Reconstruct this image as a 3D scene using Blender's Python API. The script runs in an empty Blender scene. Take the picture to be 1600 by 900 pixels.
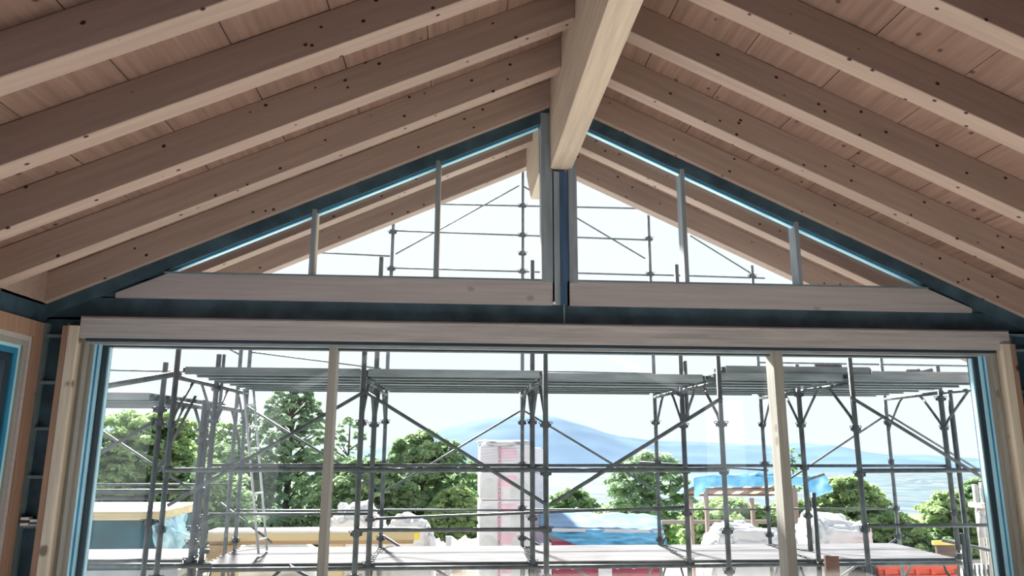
import bpy, bmesh, math, random
import numpy as np
from mathutils import Vector, Matrix, Euler

C = bpy.context.scene.collection
SC = bpy.context.scene
R = random.Random(7)
rad = math.radians

# ------------------------------------------------------------------ camera
EYE = Vector((0.0, 0.0, 1.6))
FPX = 1140.0
YAW, PITCH, ROLL = 0.07538, rad(12.0), 0.0037
fwd = Vector((math.sin(YAW)*math.cos(PITCH), math.cos(YAW)*math.cos(PITCH), math.sin(PITCH)))
r0 = Vector((math.cos(YAW), -math.sin(YAW), 0)); u0 = r0.cross(fwd)
rgt = r0*math.cos(ROLL) + u0*math.sin(ROLL); up = -r0*math.sin(ROLL) + u0*math.cos(ROLL)
cd = bpy.data.cameras.new('camera'); cam = bpy.data.objects.new('camera', cd); C.objects.link(cam)
cd.sensor_width = 36.0; cd.lens = FPX/1600*36.0; cd.clip_start = 0.05; cd.clip_end = 20000
cam.matrix_world = Matrix(((rgt.x, up.x, -fwd.x, EYE.x), (rgt.y, up.y, -fwd.y, EYE.y), (rgt.z, up.z, -fwd.z, EYE.z), (0, 0, 0, 1)))
SC.camera = cam

# ------------------------------------------------------------------ sky, sun, exposure
w = bpy.data.worlds.new('sky'); SC.world = w; w.use_nodes = True
nt = w.node_tree; nt.nodes.clear()
wo = nt.nodes.new('ShaderNodeOutputWorld'); bg = nt.nodes.new('ShaderNodeBackground')
tc = nt.nodes.new('ShaderNodeTexCoord'); sp = nt.nodes.new('ShaderNodeSeparateXYZ'); rp = nt.nodes.new('ShaderNodeValToRGB')
nz = nt.nodes.new('ShaderNodeTexNoise'); nz.inputs['Scale'].default_value = 2.2; nz.inputs['Detail'].default_value = 4
mx = nt.nodes.new('ShaderNodeMixRGB'); mx.inputs['Color2'].default_value = (0.74, 0.87, 1.0, 1)
nr = nt.nodes.new('ShaderNodeValToRGB'); nr.color_ramp.elements[0].position = .5; nr.color_ramp.elements[1].position = .75
nr.color_ramp.elements[0].color = (0, 0, 0, 1); nr.color_ramp.elements[1].color = (.3, .3, .3, 1)
rp.color_ramp.elements[0].position = 0.0; rp.color_ramp.elements[0].color = (0.87, 0.93, 1.0, 1)
rp.color_ramp.elements[1].position = 0.5; rp.color_ramp.elements[1].color = (0.90, 0.945, 1.0, 1)
L = nt.links.new
L(tc.outputs['Generated'], sp.inputs[0]); L(sp.outputs['Z'], rp.inputs[0]); L(tc.outputs['Generated'], nz.inputs['Vector'])
L(nz.outputs['Fac'], nr.inputs[0]); L(nr.outputs[0], mx.inputs['Fac']); L(rp.outputs[0], mx.inputs['Color1'])
L(mx.outputs[0], bg.inputs['Color']); L(bg.outputs[0], wo.inputs[0])
SKY = 0.88
bg.inputs['Strength'].default_value = SKY
sd = bpy.data.lights.new('sun', 'SUN'); sun = bpy.data.objects.new('sun', sd); C.objects.link(sun)
sd.energy = 23.0; sd.angle = rad(4); sd.color = (1.0, 0.95, 0.87)
SUN_EL, SUN_AZ = rad(35), rad(345)          # high over the valley, ahead of the photographer
sdir = Vector((math.sin(SUN_AZ)*math.cos(SUN_EL), math.cos(SUN_AZ)*math.cos(SUN_EL), math.sin(SUN_EL)))
sun.rotation_euler = sdir.to_track_quat('Z', 'Y').to_euler(); sun.location = sdir*50
vs = SC.view_settings
vs.view_transform = 'Standard'; vs.look = 'None'; vs.gamma = 1.0; vs.use_curve_mapping = False
vs.exposure = 0.5
SC.display_settings.display_device = 'sRGB'
SC.cycles.max_bounces = 8; SC.cycles.diffuse_bounces = 6; SC.cycles.transparent_max_bounces = 16
SC.cycles.use_denoising = True

# ------------------------------------------------------------------ helpers
def at(x, y, Y):
    d = fwd*FPX + rgt*(x-800) + up*(450-y)
    return EYE + d*(Y/d.y)
def M(name, col, rough=.7, metal=0.0, vary=0.12, scale=6.0, bump=0.0, stretch=(1, 1, 1), spec=.3, col2=None, trans=0):
    m = bpy.data.materials.new(name); m.use_nodes = True
    n = m.node_tree; p = n.nodes['Principled BSDF']
    p.inputs['Roughness'].default_value = rough; p.inputs['Metallic'].default_value = metal
    p.inputs['Specular IOR Level'].default_value = spec
    t = n.nodes.new('ShaderNodeTexCoord'); mp = n.nodes.new('ShaderNodeMapping'); mp.inputs['Scale'].default_value = stretch
    no = n.nodes.new('ShaderNodeTexNoise'); no.inputs['Scale'].default_value = scale; no.inputs['Detail'].default_value = 5
    cr = n.nodes.new('ShaderNodeValToRGB')
    a = [max(0, c*(1-vary)) for c in col]; b = [min(1, c*(1+vary)) for c in (col2 or col)]
    cr.color_ramp.elements[0].position = .32; cr.color_ramp.elements[1].position = .68
    cr.color_ramp.elements[0].color = (*a, 1); cr.color_ramp.elements[1].color = (*b, 1)
    l = n.links.new
    l(t.outputs['Object'], mp.inputs[0]); l(mp.outputs[0], no.inputs['Vector']); l(no.outputs['Fac'], cr.inputs[0]); l(cr.outputs[0], p.inputs['Base Color'])
    if bump:
        bm = n.nodes.new('ShaderNodeBump'); bm.inputs['Strength'].default_value = bump; bm.inputs['Distance'].default_value = .02
        l(no.outputs['Fac'], bm.inputs['Height']); l(bm.outputs[0], p.inputs['Normal'])
    return m
def wood(name, col, dark, axis='x', knots=1.0, kscale=3.2, rough=.75, grain=.25):
    """planed spruce: long grain streaks, a few dark knots"""
    m = bpy.data.materials.new(name); m.use_nodes = True
    n = m.node_tree; p = n.nodes['Principled BSDF']; l = n.links.new
    p.inputs['Roughness'].default_value = rough; p.inputs['Specular IOR Level'].default_value = .2
    t = n.nodes.new('ShaderNodeTexCoord'); oi = n.nodes.new('ShaderNodeObjectInfo')
    mul = n.nodes.new('ShaderNodeMath'); mul.operation = 'MULTIPLY'; mul.inputs[1].default_value = 53.0
    ad = n.nodes.new('ShaderNodeVectorMath'); ad.operation = 'ADD'
    l(oi.outputs['Random'], mul.inputs[0]); l(t.outputs['Object'], ad.inputs[0]); l(mul.outputs[0], ad.inputs[1])
    st = {'x': (.7, 14, 14), 'y': (14, .7, 14), 'z': (14, 14, .7)}[axis]
    mp = n.nodes.new('ShaderNodeMapping'); mp.inputs['Scale'].default_value = st; l(ad.outputs[0], mp.inputs[0])
    no = n.nodes.new('ShaderNodeTexNoise'); no.inputs['Scale'].default_value = 1.6; no.inputs['Detail'].default_value = 6; no.inputs['Roughness'].default_value = .6
    l(mp.outputs[0], no.inputs['Vector'])
    cr = n.nodes.new('ShaderNodeValToRGB'); cr.color_ramp.elements[0].position = .3; cr.color_ramp.elements[1].position = .7
    cr.color_ramp.elements[0].color = (*[c*(1-grain) for c in col], 1); cr.color_ramp.elements[1].color = (*[min(1, c*(1+grain*.5)) for c in col], 1)
    l(no.outputs['Fac'], cr.inputs[0])
    ks = {'x': (.8, 1, 1), 'y': (1, .8, 1), 'z': (1, 1, .8)}[axis]
    mk = n.nodes.new('ShaderNodeMapping'); mk.inputs['Scale'].default_value = ks; l(ad.outputs[0], mk.inputs[0])
    vo = n.nodes.new('ShaderNodeTexVoronoi'); vo.inputs['Scale'].default_value = kscale; vo.inputs['Randomness'].default_value = 1.0
    l(mk.outputs[0], vo.inputs['Vector'])
    n2 = n.nodes.new('ShaderNodeTexNoise'); n2.inputs['Scale'].default_value = 30; l(ad.outputs[0], n2.inputs['Vector'])
    m2 = n.nodes.new('ShaderNodeMath'); m2.operation = 'MULTIPLY_ADD'; m2.inputs[1].default_value = .06; l(n2.outputs['Fac'], m2.inputs[0]); l(vo.outputs['Distance'], m2.inputs[2])
    kr = n.nodes.new('ShaderNodeValToRGB'); kr.color_ramp.elements[0].position = .11; kr.color_ramp.elements[1].position = .155
    kr.color_ramp.elements[0].color = (knots, knots, knots, 1); kr.color_ramp.elements[1].color = (0, 0, 0, 1)
    l(m2.outputs[0], kr.inputs[0])
    mix = n.nodes.new('ShaderNodeMixRGB'); mix.inputs['Color2'].default_value = (*dark, 1)
    l(kr.outputs[0], mix.inputs['Fac']); l(cr.outputs[0], mix.inputs['Color1']); l(mix.outputs[0], p.inputs['Base Color'])
    bm = n.nodes.new('ShaderNodeBump'); bm.inputs['Strength'].default_value = .15; bm.inputs['Distance'].default_value = .004
    l(no.outputs['Fac'], bm.inputs['Height']); l(bm.outputs[0], p.inputs['Normal'])
    return m

class MB:
    def __init__(s): s.v = []; s.f = []
    def add(s, vs, fs):
        k = len(s.v); s.v += [tuple(p) for p in vs]; s.f += [tuple(i+k for i in q) for q in fs]; return s
    def box(s, x0, x1, y0, y1, z0, z1, T=None):
        vs = [Vector(p) for p in ((x0,y0,z0),(x1,y0,z0),(x1,y1,z0),(x0,y1,z0),(x0,y0,z1),(x1,y0,z1),(x1,y1,z1),(x0,y1,z1))]
        if T: vs = [T @ p for p in vs]
        return s.add(vs, [(0,3,2,1),(4,5,6,7),(0,1,5,4),(1,2,6,5),(2,3,7,6),(3,0,4,7)])
    def prism(s, poly, y0, y1):      # poly of (x,z), extruded along y
        n = len(poly)
        a = sum(poly[i][0]*poly[(i+1)%n][1]-poly[(i+1)%n][0]*poly[i][1] for i in range(n))
        if a < 0: poly = poly[::-1]
        vs = [(x, y0, z) for x, z in poly] + [(x, y1, z) for x, z in poly]
        fs = [tuple(range(n)), tuple(range(2*n-1, n-1, -1))] + [(i, i+n, (i+1)%n+n, (i+1)%n) for i in range(n)]
        return s.add(vs, fs)
    def prismx(s, poly, x0, x1):     # poly of (y,z), extruded along x
        n = len(poly)
        vs = [(x0, y, z) for y, z in poly] + [(x1, y, z) for y, z in poly]
        return s.add(vs, [tuple(range(n)), tuple(range(2*n-1, n-1, -1))] + [(i, i+n, (i+1)%n+n, (i+1)%n) for i in range(n)])
    def tube(s, a, b, r, n=8, r2=None):
        a, b = Vector(a), Vector(b); d = (b-a).normalized()
        e = d.orthogonal().normalized(); g = d.cross(e); r2 = r if r2 is None else r2
        vs = []
        for p, q in ((a, r), (b, r2)):
            vs += [p + (e*math.cos(2*math.pi*i/n) + g*math.sin(2*math.pi*i/n))*q for i in range(n)]
        return s.add(vs, [(i, (i+1)%n, (i+1)%n+n, i+n) for i in range(n)] + [tuple(range(n-1, -1, -1)), tuple(range(n, 2*n))])
    def path(s, pts, r, n=6):
        for a, b in zip(pts, pts[1:]): s.tube(a, b, r, n)
        return s
    def obj(s, name, mat, parent=None, smooth=False, loc=None, kind=None, label=None):
        me = bpy.data.meshes.new(name); me.from_pydata(s.v, [], s.f)
        if loc is not None:
            me.transform(Matrix.Translation(-Vector(loc)))
        bm = bmesh.new(); bm.from_mesh(me); bmesh.ops.recalc_face_normals(bm, faces=bm.faces); bm.to_mesh(me); bm.free()
        me.materials.append(mat)
        if smooth:
            me.polygons.foreach_set('use_smooth', [True]*len(me.polygons))
        o = bpy.data.objects.new(name, me); C.objects.link(o)
        if loc is not None: o.location = loc
        if parent:
            o.parent = parent
            if loc is not None: o.location = Vector(loc) - Vector(parent.get('wloc', (0, 0, 0)))
            else: o.location = -Vector(parent.get('wloc', (0, 0, 0)))
        if kind: o['kind'] = kind
        if label: o['label'] = label
        return o
def tag(o, label, cat, group=None):
    o['label'] = label; o['category'] = cat
    if group: o['group'] = group
    return o
def thing(name, label, cat, loc=(0,0,0), group=None):
    """Empty at the base of a thing; parts are given in world coordinates"""
    o = bpy.data.objects.new(name, None); C.objects.link(o); o.location = loc; o.empty_display_size = .1
    o['wloc'] = tuple(loc)
    return tag(o, label, cat, group)
def setting(name, loc=(0,0,0)):
    o = bpy.data.objects.new(name, None); C.objects.link(o); o.location = loc; o['wloc'] = tuple(loc); o['kind'] = 'structure'
    return o
def dup(o, parent=None, loc=None):
    c = o.copy(); C.objects.link(c)
    if parent: c.parent = parent
    if loc is not None: c.location = loc
    return c
ORD = ['first', 'second', 'third', 'fourth', 'fifth', 'sixth', 'seventh', 'eighth', 'ninth', 'tenth', 'eleventh', 'twelfth']

# ------------------------------------------------------------------ materials
m_raft = wood('spruce rafter', (.44, .33, .285), (.05, .025, .025), 'x', 1, 9.0, grain=.14)
m_ridge = wood('spruce ridge beam', (.60, .49, .40), (.22, .13, .08), 'y', .7, 2.0, grain=.2)
m_panel = wood('spruce roof board', (.29, .185, .15), (.08, .04, .035), 'y', .9, 6.0, grain=.28)
m_cas = wood('window casing spruce', (.68, .60, .50), (.12, .08, .06), 'z', .8, 3, grain=.25)
m_casx = wood('lintel spruce', (.46, .44, .45), (.2, .16, .15), 'x', .4, 3, grain=.3)
m_brown = wood('brown casing edge', (.36, .23, .17), (.06, .03, .03), 'z', .9, 4, grain=.2)
m_tie = wood('greyish tie board', (.45, .42, .44), (.2, .16, .15), 'x', .5, 3, grain=.15)
m_mull = wood('grey spruce post', (.33, .325, .305), (.14, .1, .08), 'z', .6, 3, grain=.2)
m_memb = M('dark blue membrane', (.035, .075, .105), .45, 0, .25, 5, .1, col2=(.05, .10, .14), spec=.5)
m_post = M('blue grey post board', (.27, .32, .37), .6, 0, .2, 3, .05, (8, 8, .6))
m_dkfr = M('anthracite window profile', (.03, .05, .07), .35, 0, .1, 4)
m_grfr = M('grey window profile', (.34, .36, .38), .4, 0, .15, 6, 0, (1, 8, 8))
m_blue = M('blue protective tape', (.02, .22, .42), .35, 0, .2, 3, spec=.6)
m_cyan = M('pale blue protective film', (.42, .75, .95), .3, 0, .1, 3, spec=.6)
m_stud = M('dark stud', (.08, .12, .14), .6, 0, .2, 8, 0)
m_nog = M('grey batten', (.17, .23, .26), .6, 0, .15, 8)
m_floor = M('cement screed', (.78, .75, .71), .8, 0, .05, 2.0, .1)
m_wallin = M('dark board wall', (.10, .09, .085), .8, 0, .05, 2)
m_roof = M('sun blocking roof slab', (.12, .1, .1), .8)
m_tube = M('galvanised scaffold tube', (.085, .10, .11), .5, .2, .35, 9, 0, (1, 1, .6), spec=.4)
m_tube2 = M('dull scaffold tube', (.13, .15, .165), .55, .2, .3, 9, 0, spec=.4)
m_coup = M('dark steel coupler', (.07, .08, .09), .5, .4, .3, 12)
m_deck = M('galvanised deck steel', (.25, .29, .315), .5, .2, .3, 3, 0, (.6, 8, 3), spec=.4)
m_deckw = M('pale worn deck board', (.125, .125, .14), .9, 0, .3, 2.5, .05, (.7, 5, 5), spec=.08)
m_alu = M('aluminium ladder', (.62, .64, .66), .4, .3, .1, 6)
m_rope = M('grey rope', (.3, .3, .32), .8)
def glass_mat():
    m = bpy.data.materials.new('window glass'); m.use_nodes = True; n = m.node_tree; n.nodes.clear()
    o = n.nodes.new('ShaderNodeOutputMaterial'); a = n.nodes.new('ShaderNodeBsdfTransparent'); g = n.nodes.new('ShaderNodeBsdfGlossy')
    a.inputs[0].default_value = (.97, .985, .98, 1); g.inputs['Roughness'].default_value = .0
    x = n.nodes.new('ShaderNodeMixShader'); x.inputs[0].default_value = .045
    n.links.new(a.outputs[0], x.inputs[1]); n.links.new(g.outputs[0], x.inputs[2]); n.links.new(x.outputs[0], o.inputs[0])
    return m
m_glass = glass_mat()

# ------------------------------------------------------------------ room shell
ZR, S, XR = 4.71, .4575, .92            # underside line of the rafters: z = ZR - S|x - XR|
TH = math.atan(S)
XL, XRW = -3.42, 5.26                   # left and right wall faces
YB, YF = -4.0, 6.30                     # back of room, front (gable) wall face
RH = .236                               # rafter depth
def und(x): return ZR - S*abs(x-XR)

fl = MB().box(XL-.3, XRW+.3, YB-1.5, YF+.12, -.15, 0).obj('floor', m_floor, kind='structure')
# ceiling: boards running front to back over the rafters
ceil = setting('ceiling')
ceil['wloc'] = (0, 0, 0)
PW = .62; YC0, YC1 = YB-.4, 7.86
pan = MB().box(0, PW-.006, 0, YC1-YC0, 0, .027)
pm = None
for side in (1, -1):
    for k in range(10):
        xs = .1/math.cos(TH)*0 + k*PW - .06
        # local frame down the slope
        ax = Vector((side*math.cos(TH), 0, -math.sin(TH))); nz_ = Vector((side*math.sin(TH), 0, math.cos(TH)))
        org = Vector((XR, 0, ZR)) + ax*xs + nz_*(RH + R.uniform(0, .004))
        if k > 8 : continue
        if pm is None:
            o = pan.obj('roof_board', m_panel, ceil); pm = o
        else: o = dup(pm, ceil)
        if side == 1: o.rotation_euler = (0, TH, 0); o.location = (org.x, YC0, org.z)
        else: o.rotation_euler = (0, TH, math.pi); o.location = (org.x, YC1, org.z)
rb = MB()
zt = ZR + (RH+.035)/math.cos(TH)
rb.prism([(XR-5.35, zt-S*5.35), (XR, zt), (XR+5.35, zt-S*5.35), (XR+5.35, zt-S*5.35+.16), (XR, zt+.16), (XR-5.35, zt-S*5.35+.16)], YC0, YC1+.02)
rb.obj('trim_1', m_roof, kind='structure')  # unseen slab above the boards, added to block the sun

# walls
wf = setting('wall_front')
BD = .135                               # sloping dark band below the rafters, vertical depth
b = MB()
b.box(XL, -3.06, YF, YF+.12, 0, 2.62); b.box(4.86, XRW, YF, YF+.12, 0, 2.62)
b.box(XL, XRW, YF, YF+.12, 2.60, 2.80)
b.prism([(XL, 2.79), (XL, und(XL)), (-2.46, und(-2.46)), (-2.46, 3.0), (-2.9, 2.79)], YF, YF+.12)
b.prism([(XRW, 2.79), (XRW, und(XRW)), (4.30, und(4.30)), (4.30, 3.0), (4.75, 2.79)], YF, YF+.12)
b.obj('membrane', m_memb, wf)
for sg in (-1, 1):
    bb = MB(); x0, x1 = XR+sg*.12, XR+sg*4.34
    bb.prism([(x0, und(x0)-.001), (x1, und(x1)-.001), (x1, und(x1)-BD+.02), (x0, und(x0)-BD+.02)], YF-.035, YF+.1)
    bb.obj('sloping_band', m_memb, wf)
    # gable above rafter underside behind the first rafter, closes the gap to the boards
    bb = MB(); bb.prism([(XR, und(XR)), (x1, und(x1)), (x1, und(x1)+.25), (XR, und(XR)+.25)], YF+.057, YF+.12)
    bb.obj('gable_infill', m_panel, wf)
# tie boards above the lintel, either side of the post
def zb(x): return und(x)-BD-.0
for x0, x1 in ((-2.86, .86), (.965, 4.73)):
    if x0 < 0: poly = [(-2.88, 2.79), (x1, 2.79), (x1, 3.005), (-2.47, 3.005), (-2.88, 2.83)]
    else: poly = [(x0, 2.79), (4.72, 2.79), (4.72, 2.83), (4.31, 3.005), (x0, 3.005)]
    MB().prism(poly, YF-.03, YF+.09).obj('tie_board', m_tie, wf)
MB().box(-2.5, .80, YF-.045, YF+.02, 3.005, 3.02).obj('ledge', m_nog, wf)
MB().box(1.0, 4.32, YF-.045, YF+.02, 3.005, 3.02).obj('ledge', m_nog, wf)
# studs and noggings of the corners
for x in (XL+.02, -3.215):
    MB().box(x-.012, x+.018, YF-.05, YF, 0, 2.56).obj('stud', m_nog, wf)
for z in (.55, .945, 1.322, 1.70, 2.07, 2.455):
    MB().box(XL+.03, -3.2, YF-.045, YF, z-.012, z+.012).obj('nogging', m_nog, wf)
for z in (.66, 1.05, 1.57, 2.07, 2.445, 2.585):
    MB().box(5.03, XRW, YF-.045, YF, z-.01, z+.01).obj('nogging', m_nog, wf)
MB().box(5.03, 5.05, YF-.05, YF, 0, 2.56).obj('stud', m_nog, wf)
# centre post that carries the ridge beam
p_ = thing('centre_post', 'blue grey timber post under the ridge beam between the gable windows', 'post', (.9, 6.3, 2.8))
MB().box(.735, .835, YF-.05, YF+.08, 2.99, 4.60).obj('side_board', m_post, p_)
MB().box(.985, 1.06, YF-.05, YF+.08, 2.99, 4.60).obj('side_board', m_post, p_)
MB().box(.835, .985, YF-.03, YF+.08, 2.79, 4.04).obj('core', M('blue post core', (.06, .12, .22), .5, 0, .2, 4, 0, (6, 6, .8)), p_)
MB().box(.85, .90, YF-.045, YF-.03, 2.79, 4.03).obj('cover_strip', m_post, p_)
MB().box(.925, .94, YF-.045, YF-.03, 2.62, 2.80).obj('bracket', m_nog, p_)
bb = MB().tube((.845, YF-.055, 2.805), (.845, YF-.03, 2.805), .013, 12).obj('screw_cap', M('white screw cap', (.8, .8, .8)), p_)

# ---- big window
w1 = setting('window_1')
ZT = 2.385
b = MB(); b.box(-3.172, -3.10, YF-.13, YF+.03, .02, 2.53)
b.obj('jamb_board', m_cas, w1)
MB().box(-3.225, -3.172, YF-.12, YF+.03, .02, 2.53).obj('jamb_edge', m_brown, w1)
MB().box(4.89, 4.962, YF-.13, YF+.03, .02, 2.49).obj('jamb_board', m_cas, w1)
MB().box(4.962, 5.02, YF-.12, YF+.03, .02, 2.49).obj('jamb_edge', m_brown, w1)
MB().box(-3.10, -2.99, YF-.04, YF+.10, .02, 2.50).obj('frame_board', m_mull, w1)
MB().box(-3.06, -3.03, YF-.07, YF, .02, 2.50).obj('frame_bead', m_mull, w1)
MB().box(4.78, 4.89, YF-.04, YF+.10, .02, 2.48).obj('frame_board', m_mull, w1)
MB().box(4.82, 4.85, YF-.07, YF, .02, 2.48).obj('frame_bead', m_mull, w1)
for (xa, sgn) in ((-2.99, 1), (4.78, -1)):
    q = lambda u, v: (min(xa+sgn*u, xa+sgn*v), max(xa+sgn*u, xa+sgn*v))
    MB().box(*q(0, .014), YF-.045, YF+.09, .02, ZT+.02).obj('protective_film', m_cyan, w1)
    MB().box(*q(.014, .027), YF-.035, YF+.09, .02, ZT+.02).obj('blue_tape', m_blue, w1)
    MB().box(*q(.027, .042), YF-.03, YF+.09, .02, ZT+.02).obj('protective_film', m_cyan, w1)
    MB().box(*q(.042, .085), YF, YF+.09, .02, ZT+.02).obj('window_profile', m_dkfr, w1)
    MB().box(*q(.085, .097), YF+.02, YF+.06, .02, ZT).obj('glazing_bead', m_cyan, w1)
# lintel
lb = MB(); lb.prism([(-3.10, 2.435), (4.99, 2.435), (4.99, 2.615), (-3.10, 2.615)], YF-.10, YF+.02); lb.obj('lintel_board', m_casx, w1)
MB().box(-3.08, 4.97, YF-.115, YF-.10, 2.585, 2.6).obj('lintel_strip', m_tie, w1)
MB().box(-3.05, 4.86, YF-.085, YF+.06, 2.41, 2.435).obj('lintel_bead', m_dkfr, w1)
MB().box(-3.05, 4.86, YF-.05, YF+.09, ZT+.002, 2.412).obj('head_profile', m_grfr, w1)
MB().box(-3.0, 4.82, YF+.005, YF+.1, ZT-.012, ZT+.003).obj('head_gasket', m_dkfr, w1)
for xm, wd in ((-1.045, .062), (2.83, .085)):
    MB().box(xm-wd/2, xm+wd/2, YF-.06, YF+.10, .02, 2.45).obj('mullion', m_mull, w1)
MB().box(-3.05, 4.86, YF-.02, YF+.10, 0, .06).obj('sill_profile', m_grfr, w1)
for x0, x1 in ((-2.90, -1.076), (-1.014, 2.787), (2.873, 4.69)):
    MB().box(x0, x1, YF+.055, YF+.065, .06, ZT).obj('pane', m_glass, w1)

# ---- gable windows
def gable(name, xs, tip, apex, mulls):
    g = setting(name); sg = 1 if apex > tip else -1
    zt_ = lambda x: und(x)-BD+.02
    edges = [tip] + mulls + [apex]
    for a, c in zip(edges, edges[1:]):
        lo, hi = min(a, c), max(a, c)
        MB().prism([(lo, 3.02), (hi, 3.02), (hi, max(3.021, zt_(hi))), (lo, max(3.021, zt_(lo)))], YF+.045, YF+.055).obj('pane', m_glass, g)
        lo2, hi2 = lo+(.03 if a != tip or sg < 0 else 0), hi-(.02 if True else 0)
        for d0, d1, mt, nm, yy in ((0, .010, m_cyan, 'protective_film', .03), (.010, .026, m_blue, 'blue_tape', .025), (.026, .034, m_cyan, 'protective_film', .03)):
            MB().prism([(lo2, zt_(lo2)-d1), (hi2, zt_(hi2)-d1), (hi2, zt_(hi2)-d0), (lo2, zt_(lo2)-d0)], YF-.04+yy, YF+.04).obj(nm, mt, g)
    for m in mulls:
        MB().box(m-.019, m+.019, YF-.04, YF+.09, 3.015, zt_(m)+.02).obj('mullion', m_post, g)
        MB().box(m+.019, m+.027, YF-.02, YF+.07, 3.02, zt_(m)-.01).obj('glazing_bead', m_cas, g)
    return g
gable('window_2', None, -2.47, .735, [-1.275, -.20])
gable('window_3', None, 4.31, 1.06, [3.108, 2.052])

# ---- left wall with its window
wl = setting('wall_left')
def wall_x(x0, x1, holes, y0, y1, z1, mat, parent, nm):
    ys = sorted({y0, y1, *[h[0] for h in holes], *[h[1] for h in holes]})
    b = MB()
    for a, c in zip(ys, ys[1:]):
        h = [h for h in holes if h[0] <= a and h[1] >= c]
        if h: b.box(x0, x1, a, c, 0, h[0][2]); b.box(x0, x1, a, c, h[0][3], z1)
        else: b.box(x0, x1, a, c, 0, z1)
    return b.obj(nm, mat, parent)
holesL = [(3.35, 6.13, .08, 2.50), (-3.4, 2.6, .08, 2.50)]  # second opening is out of view, added to let light onto the floor
wall_x(XL-.28, XL, holesL, YB, YF+.12, und(XL)+.0, m_memb, wl, 'membrane')
w4 = setting('window_4')
def side_window(g, y0, y1, z0, z1, full):
    rows = [(0, .13, .035, m_brown, 'casing'), (.13, .165, .02, m_tie, 'casing_step'), (.165, .21, .005, m_mull, 'frame_board'), (.21, .235, -.01, m_cyan, 'protective_film'), (.235, .28, -.015, m_blue, 'blue_tape'), (.28, .35, -.03, m_dkfr, 'window_profile')]
    for a, c, px_, mt, nm in rows:
        b = MB(); X0, X1 = XL-.16, XL+px_
        b.box(X0, X1, y1-c, y1-a, z0, z1-a); b.box(X0, X1, y0+a, y0+c, z0, z1-a)
        b.box(X0, X1, y0+c, y1-c, z1-c, z1-a); b.box(X0, X1, y0+c, y1-c, z0, z0+.05)
        b.obj(nm, mt, g)
    MB().box(XL-.12, XL-.11, y0+.35, y1-.35, z0+.05, z1-.35).obj('pane', m_glass, g)
side_window(w4, 3.25, 6.215, .05, 2.55, True)
# right wall with an unseen opening behind the photographer, added to admit light
wr = setting('wall_right')
wall_x(XRW, XRW+.28, [(-3.4, -.5, .08, 2.5)], YB, YF+.12, und(XRW), m_memb, wr, 'membrane')
wb = setting('wall_back')
b = MB()
b.prism([(XL, 0), (XRW, 0), (XRW, und(XRW)), (XR, und(XR)), (XL, und(XL))], YB-.2, YB)
b.obj('board_wall', m_wallin, wb)

# ---- rafters
Lr = (5.2-.1)/math.cos(TH)
rm = MB().prism([(0, 0), (Lr, 0), (Lr-RH*math.tan(TH), RH), (-RH*math.tan(TH), RH)], 0, .14)
proto = None
ys = [6.215, 5.50, 4.785, 4.07, 3.355, 2.64, 1.925, 1.21]
def put_rafter(y, side, label, grp):
    global proto
    if proto is None:
        o = rm.obj('rafter', m_raft); proto = o
        bv = o.modifiers.new('edge', 'BEVEL'); bv.width = .004; bv.segments = 1
    else: o = dup(proto)
    x = XR + side*.1
    if side == 1: o.rotation_euler = (0, TH, 0); o.location = (x, y, und(x))
    else: o.rotation_euler = (0, TH, math.pi); o.location = (x, y+.14, und(x))
    tag(o, label, 'rafter', grp)
for side, sn in ((-1, 'left'), (1, 'right')):
    for k, y in enumerate(ys):
        if k == 0: lab = f'spruce rafter on the {sn} roof slope lying against the gable windows'
        elif k < 9: lab = f'{sn} slope spruce rafter, {ORD[k]} one inward from the gable windows'
        else: lab = f'spruce rafter on the {sn} roof slope above and behind the viewpoint'
        put_rafter(y, side, lab, f'rafters of the {sn} roof slope')
    put_rafter(6.94, side, f'outdoor rafter under the {sn} roof overhang just beyond the gable glass', f'outdoor rafters of the {sn} overhang')
    put_rafter(7.67, side, f'outermost edge rafter of the {sn} roof overhang, seen through the gable glass', f'outdoor rafters of the {sn} overhang')
# blocking boards between rafters over the side walls
blk = None
for side, xx in ((-1, XL), (1, XRW)):
    tr = setting('trim_2' if side < 0 else 'trim_3')
    for y in ys[:8]:
        bb = MB().box(min(xx, xx+side*.06), max(xx, xx+side*.06), y-.575, y, und(XL)-.02, und(XL)+.27)
        bb.obj('blocking_board', m_raft, tr)
# ridge beam: inside run, and the outer stub beyond the glass with a slanting cut
rbm = thing('ridge_beam', 'pale glued spruce ridge beam running from overhead to the centre post', 'beam', (.92, 6.2, 4.06))
o = MB().prism([(.82, 4.06), (1.02, 4.06), (1.02, 4.93), (.82, 4.93)], YB-.2, YF-.02).obj('beam_body', m_ridge, rbm)
bv = o.modifiers.new('edge', 'BEVEL'); bv.width = .006; bv.segments = 2
ost = MB().prismx([(YF+.10, 4.06), (7.13, 4.06), (7.60, 4.50), (7.60, 4.80), (YF+.10, 4.80)], .73, .98).obj('outer_beam_end', m_ridge, rbm)

# two small stacks of cartons on a nogging in the left corner
def carton(x, z, lab, bands):
    t = thing('small_carton', lab, 'box', (x, YF-.06, z), 'small cartons on the corner batten')
    zz = z
    for k, h in enumerate(bands):
        MB().box(x-.03, x+.03, YF-.09, YF-.035, zz, zz+h).obj('box_body' if k % 2 else 'paper_band', M('carton white', (.75, .72, .72)) if k % 2 == 0 else m_coup, t); zz += h
carton(-3.335, .957, 'small white and black banded carton on the corner batten, left one of two', [.02, .022, .02])
carton(-3.265, .957, 'small white and black banded carton on the corner batten, right one of two', [.008, .02, .018])

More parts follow.
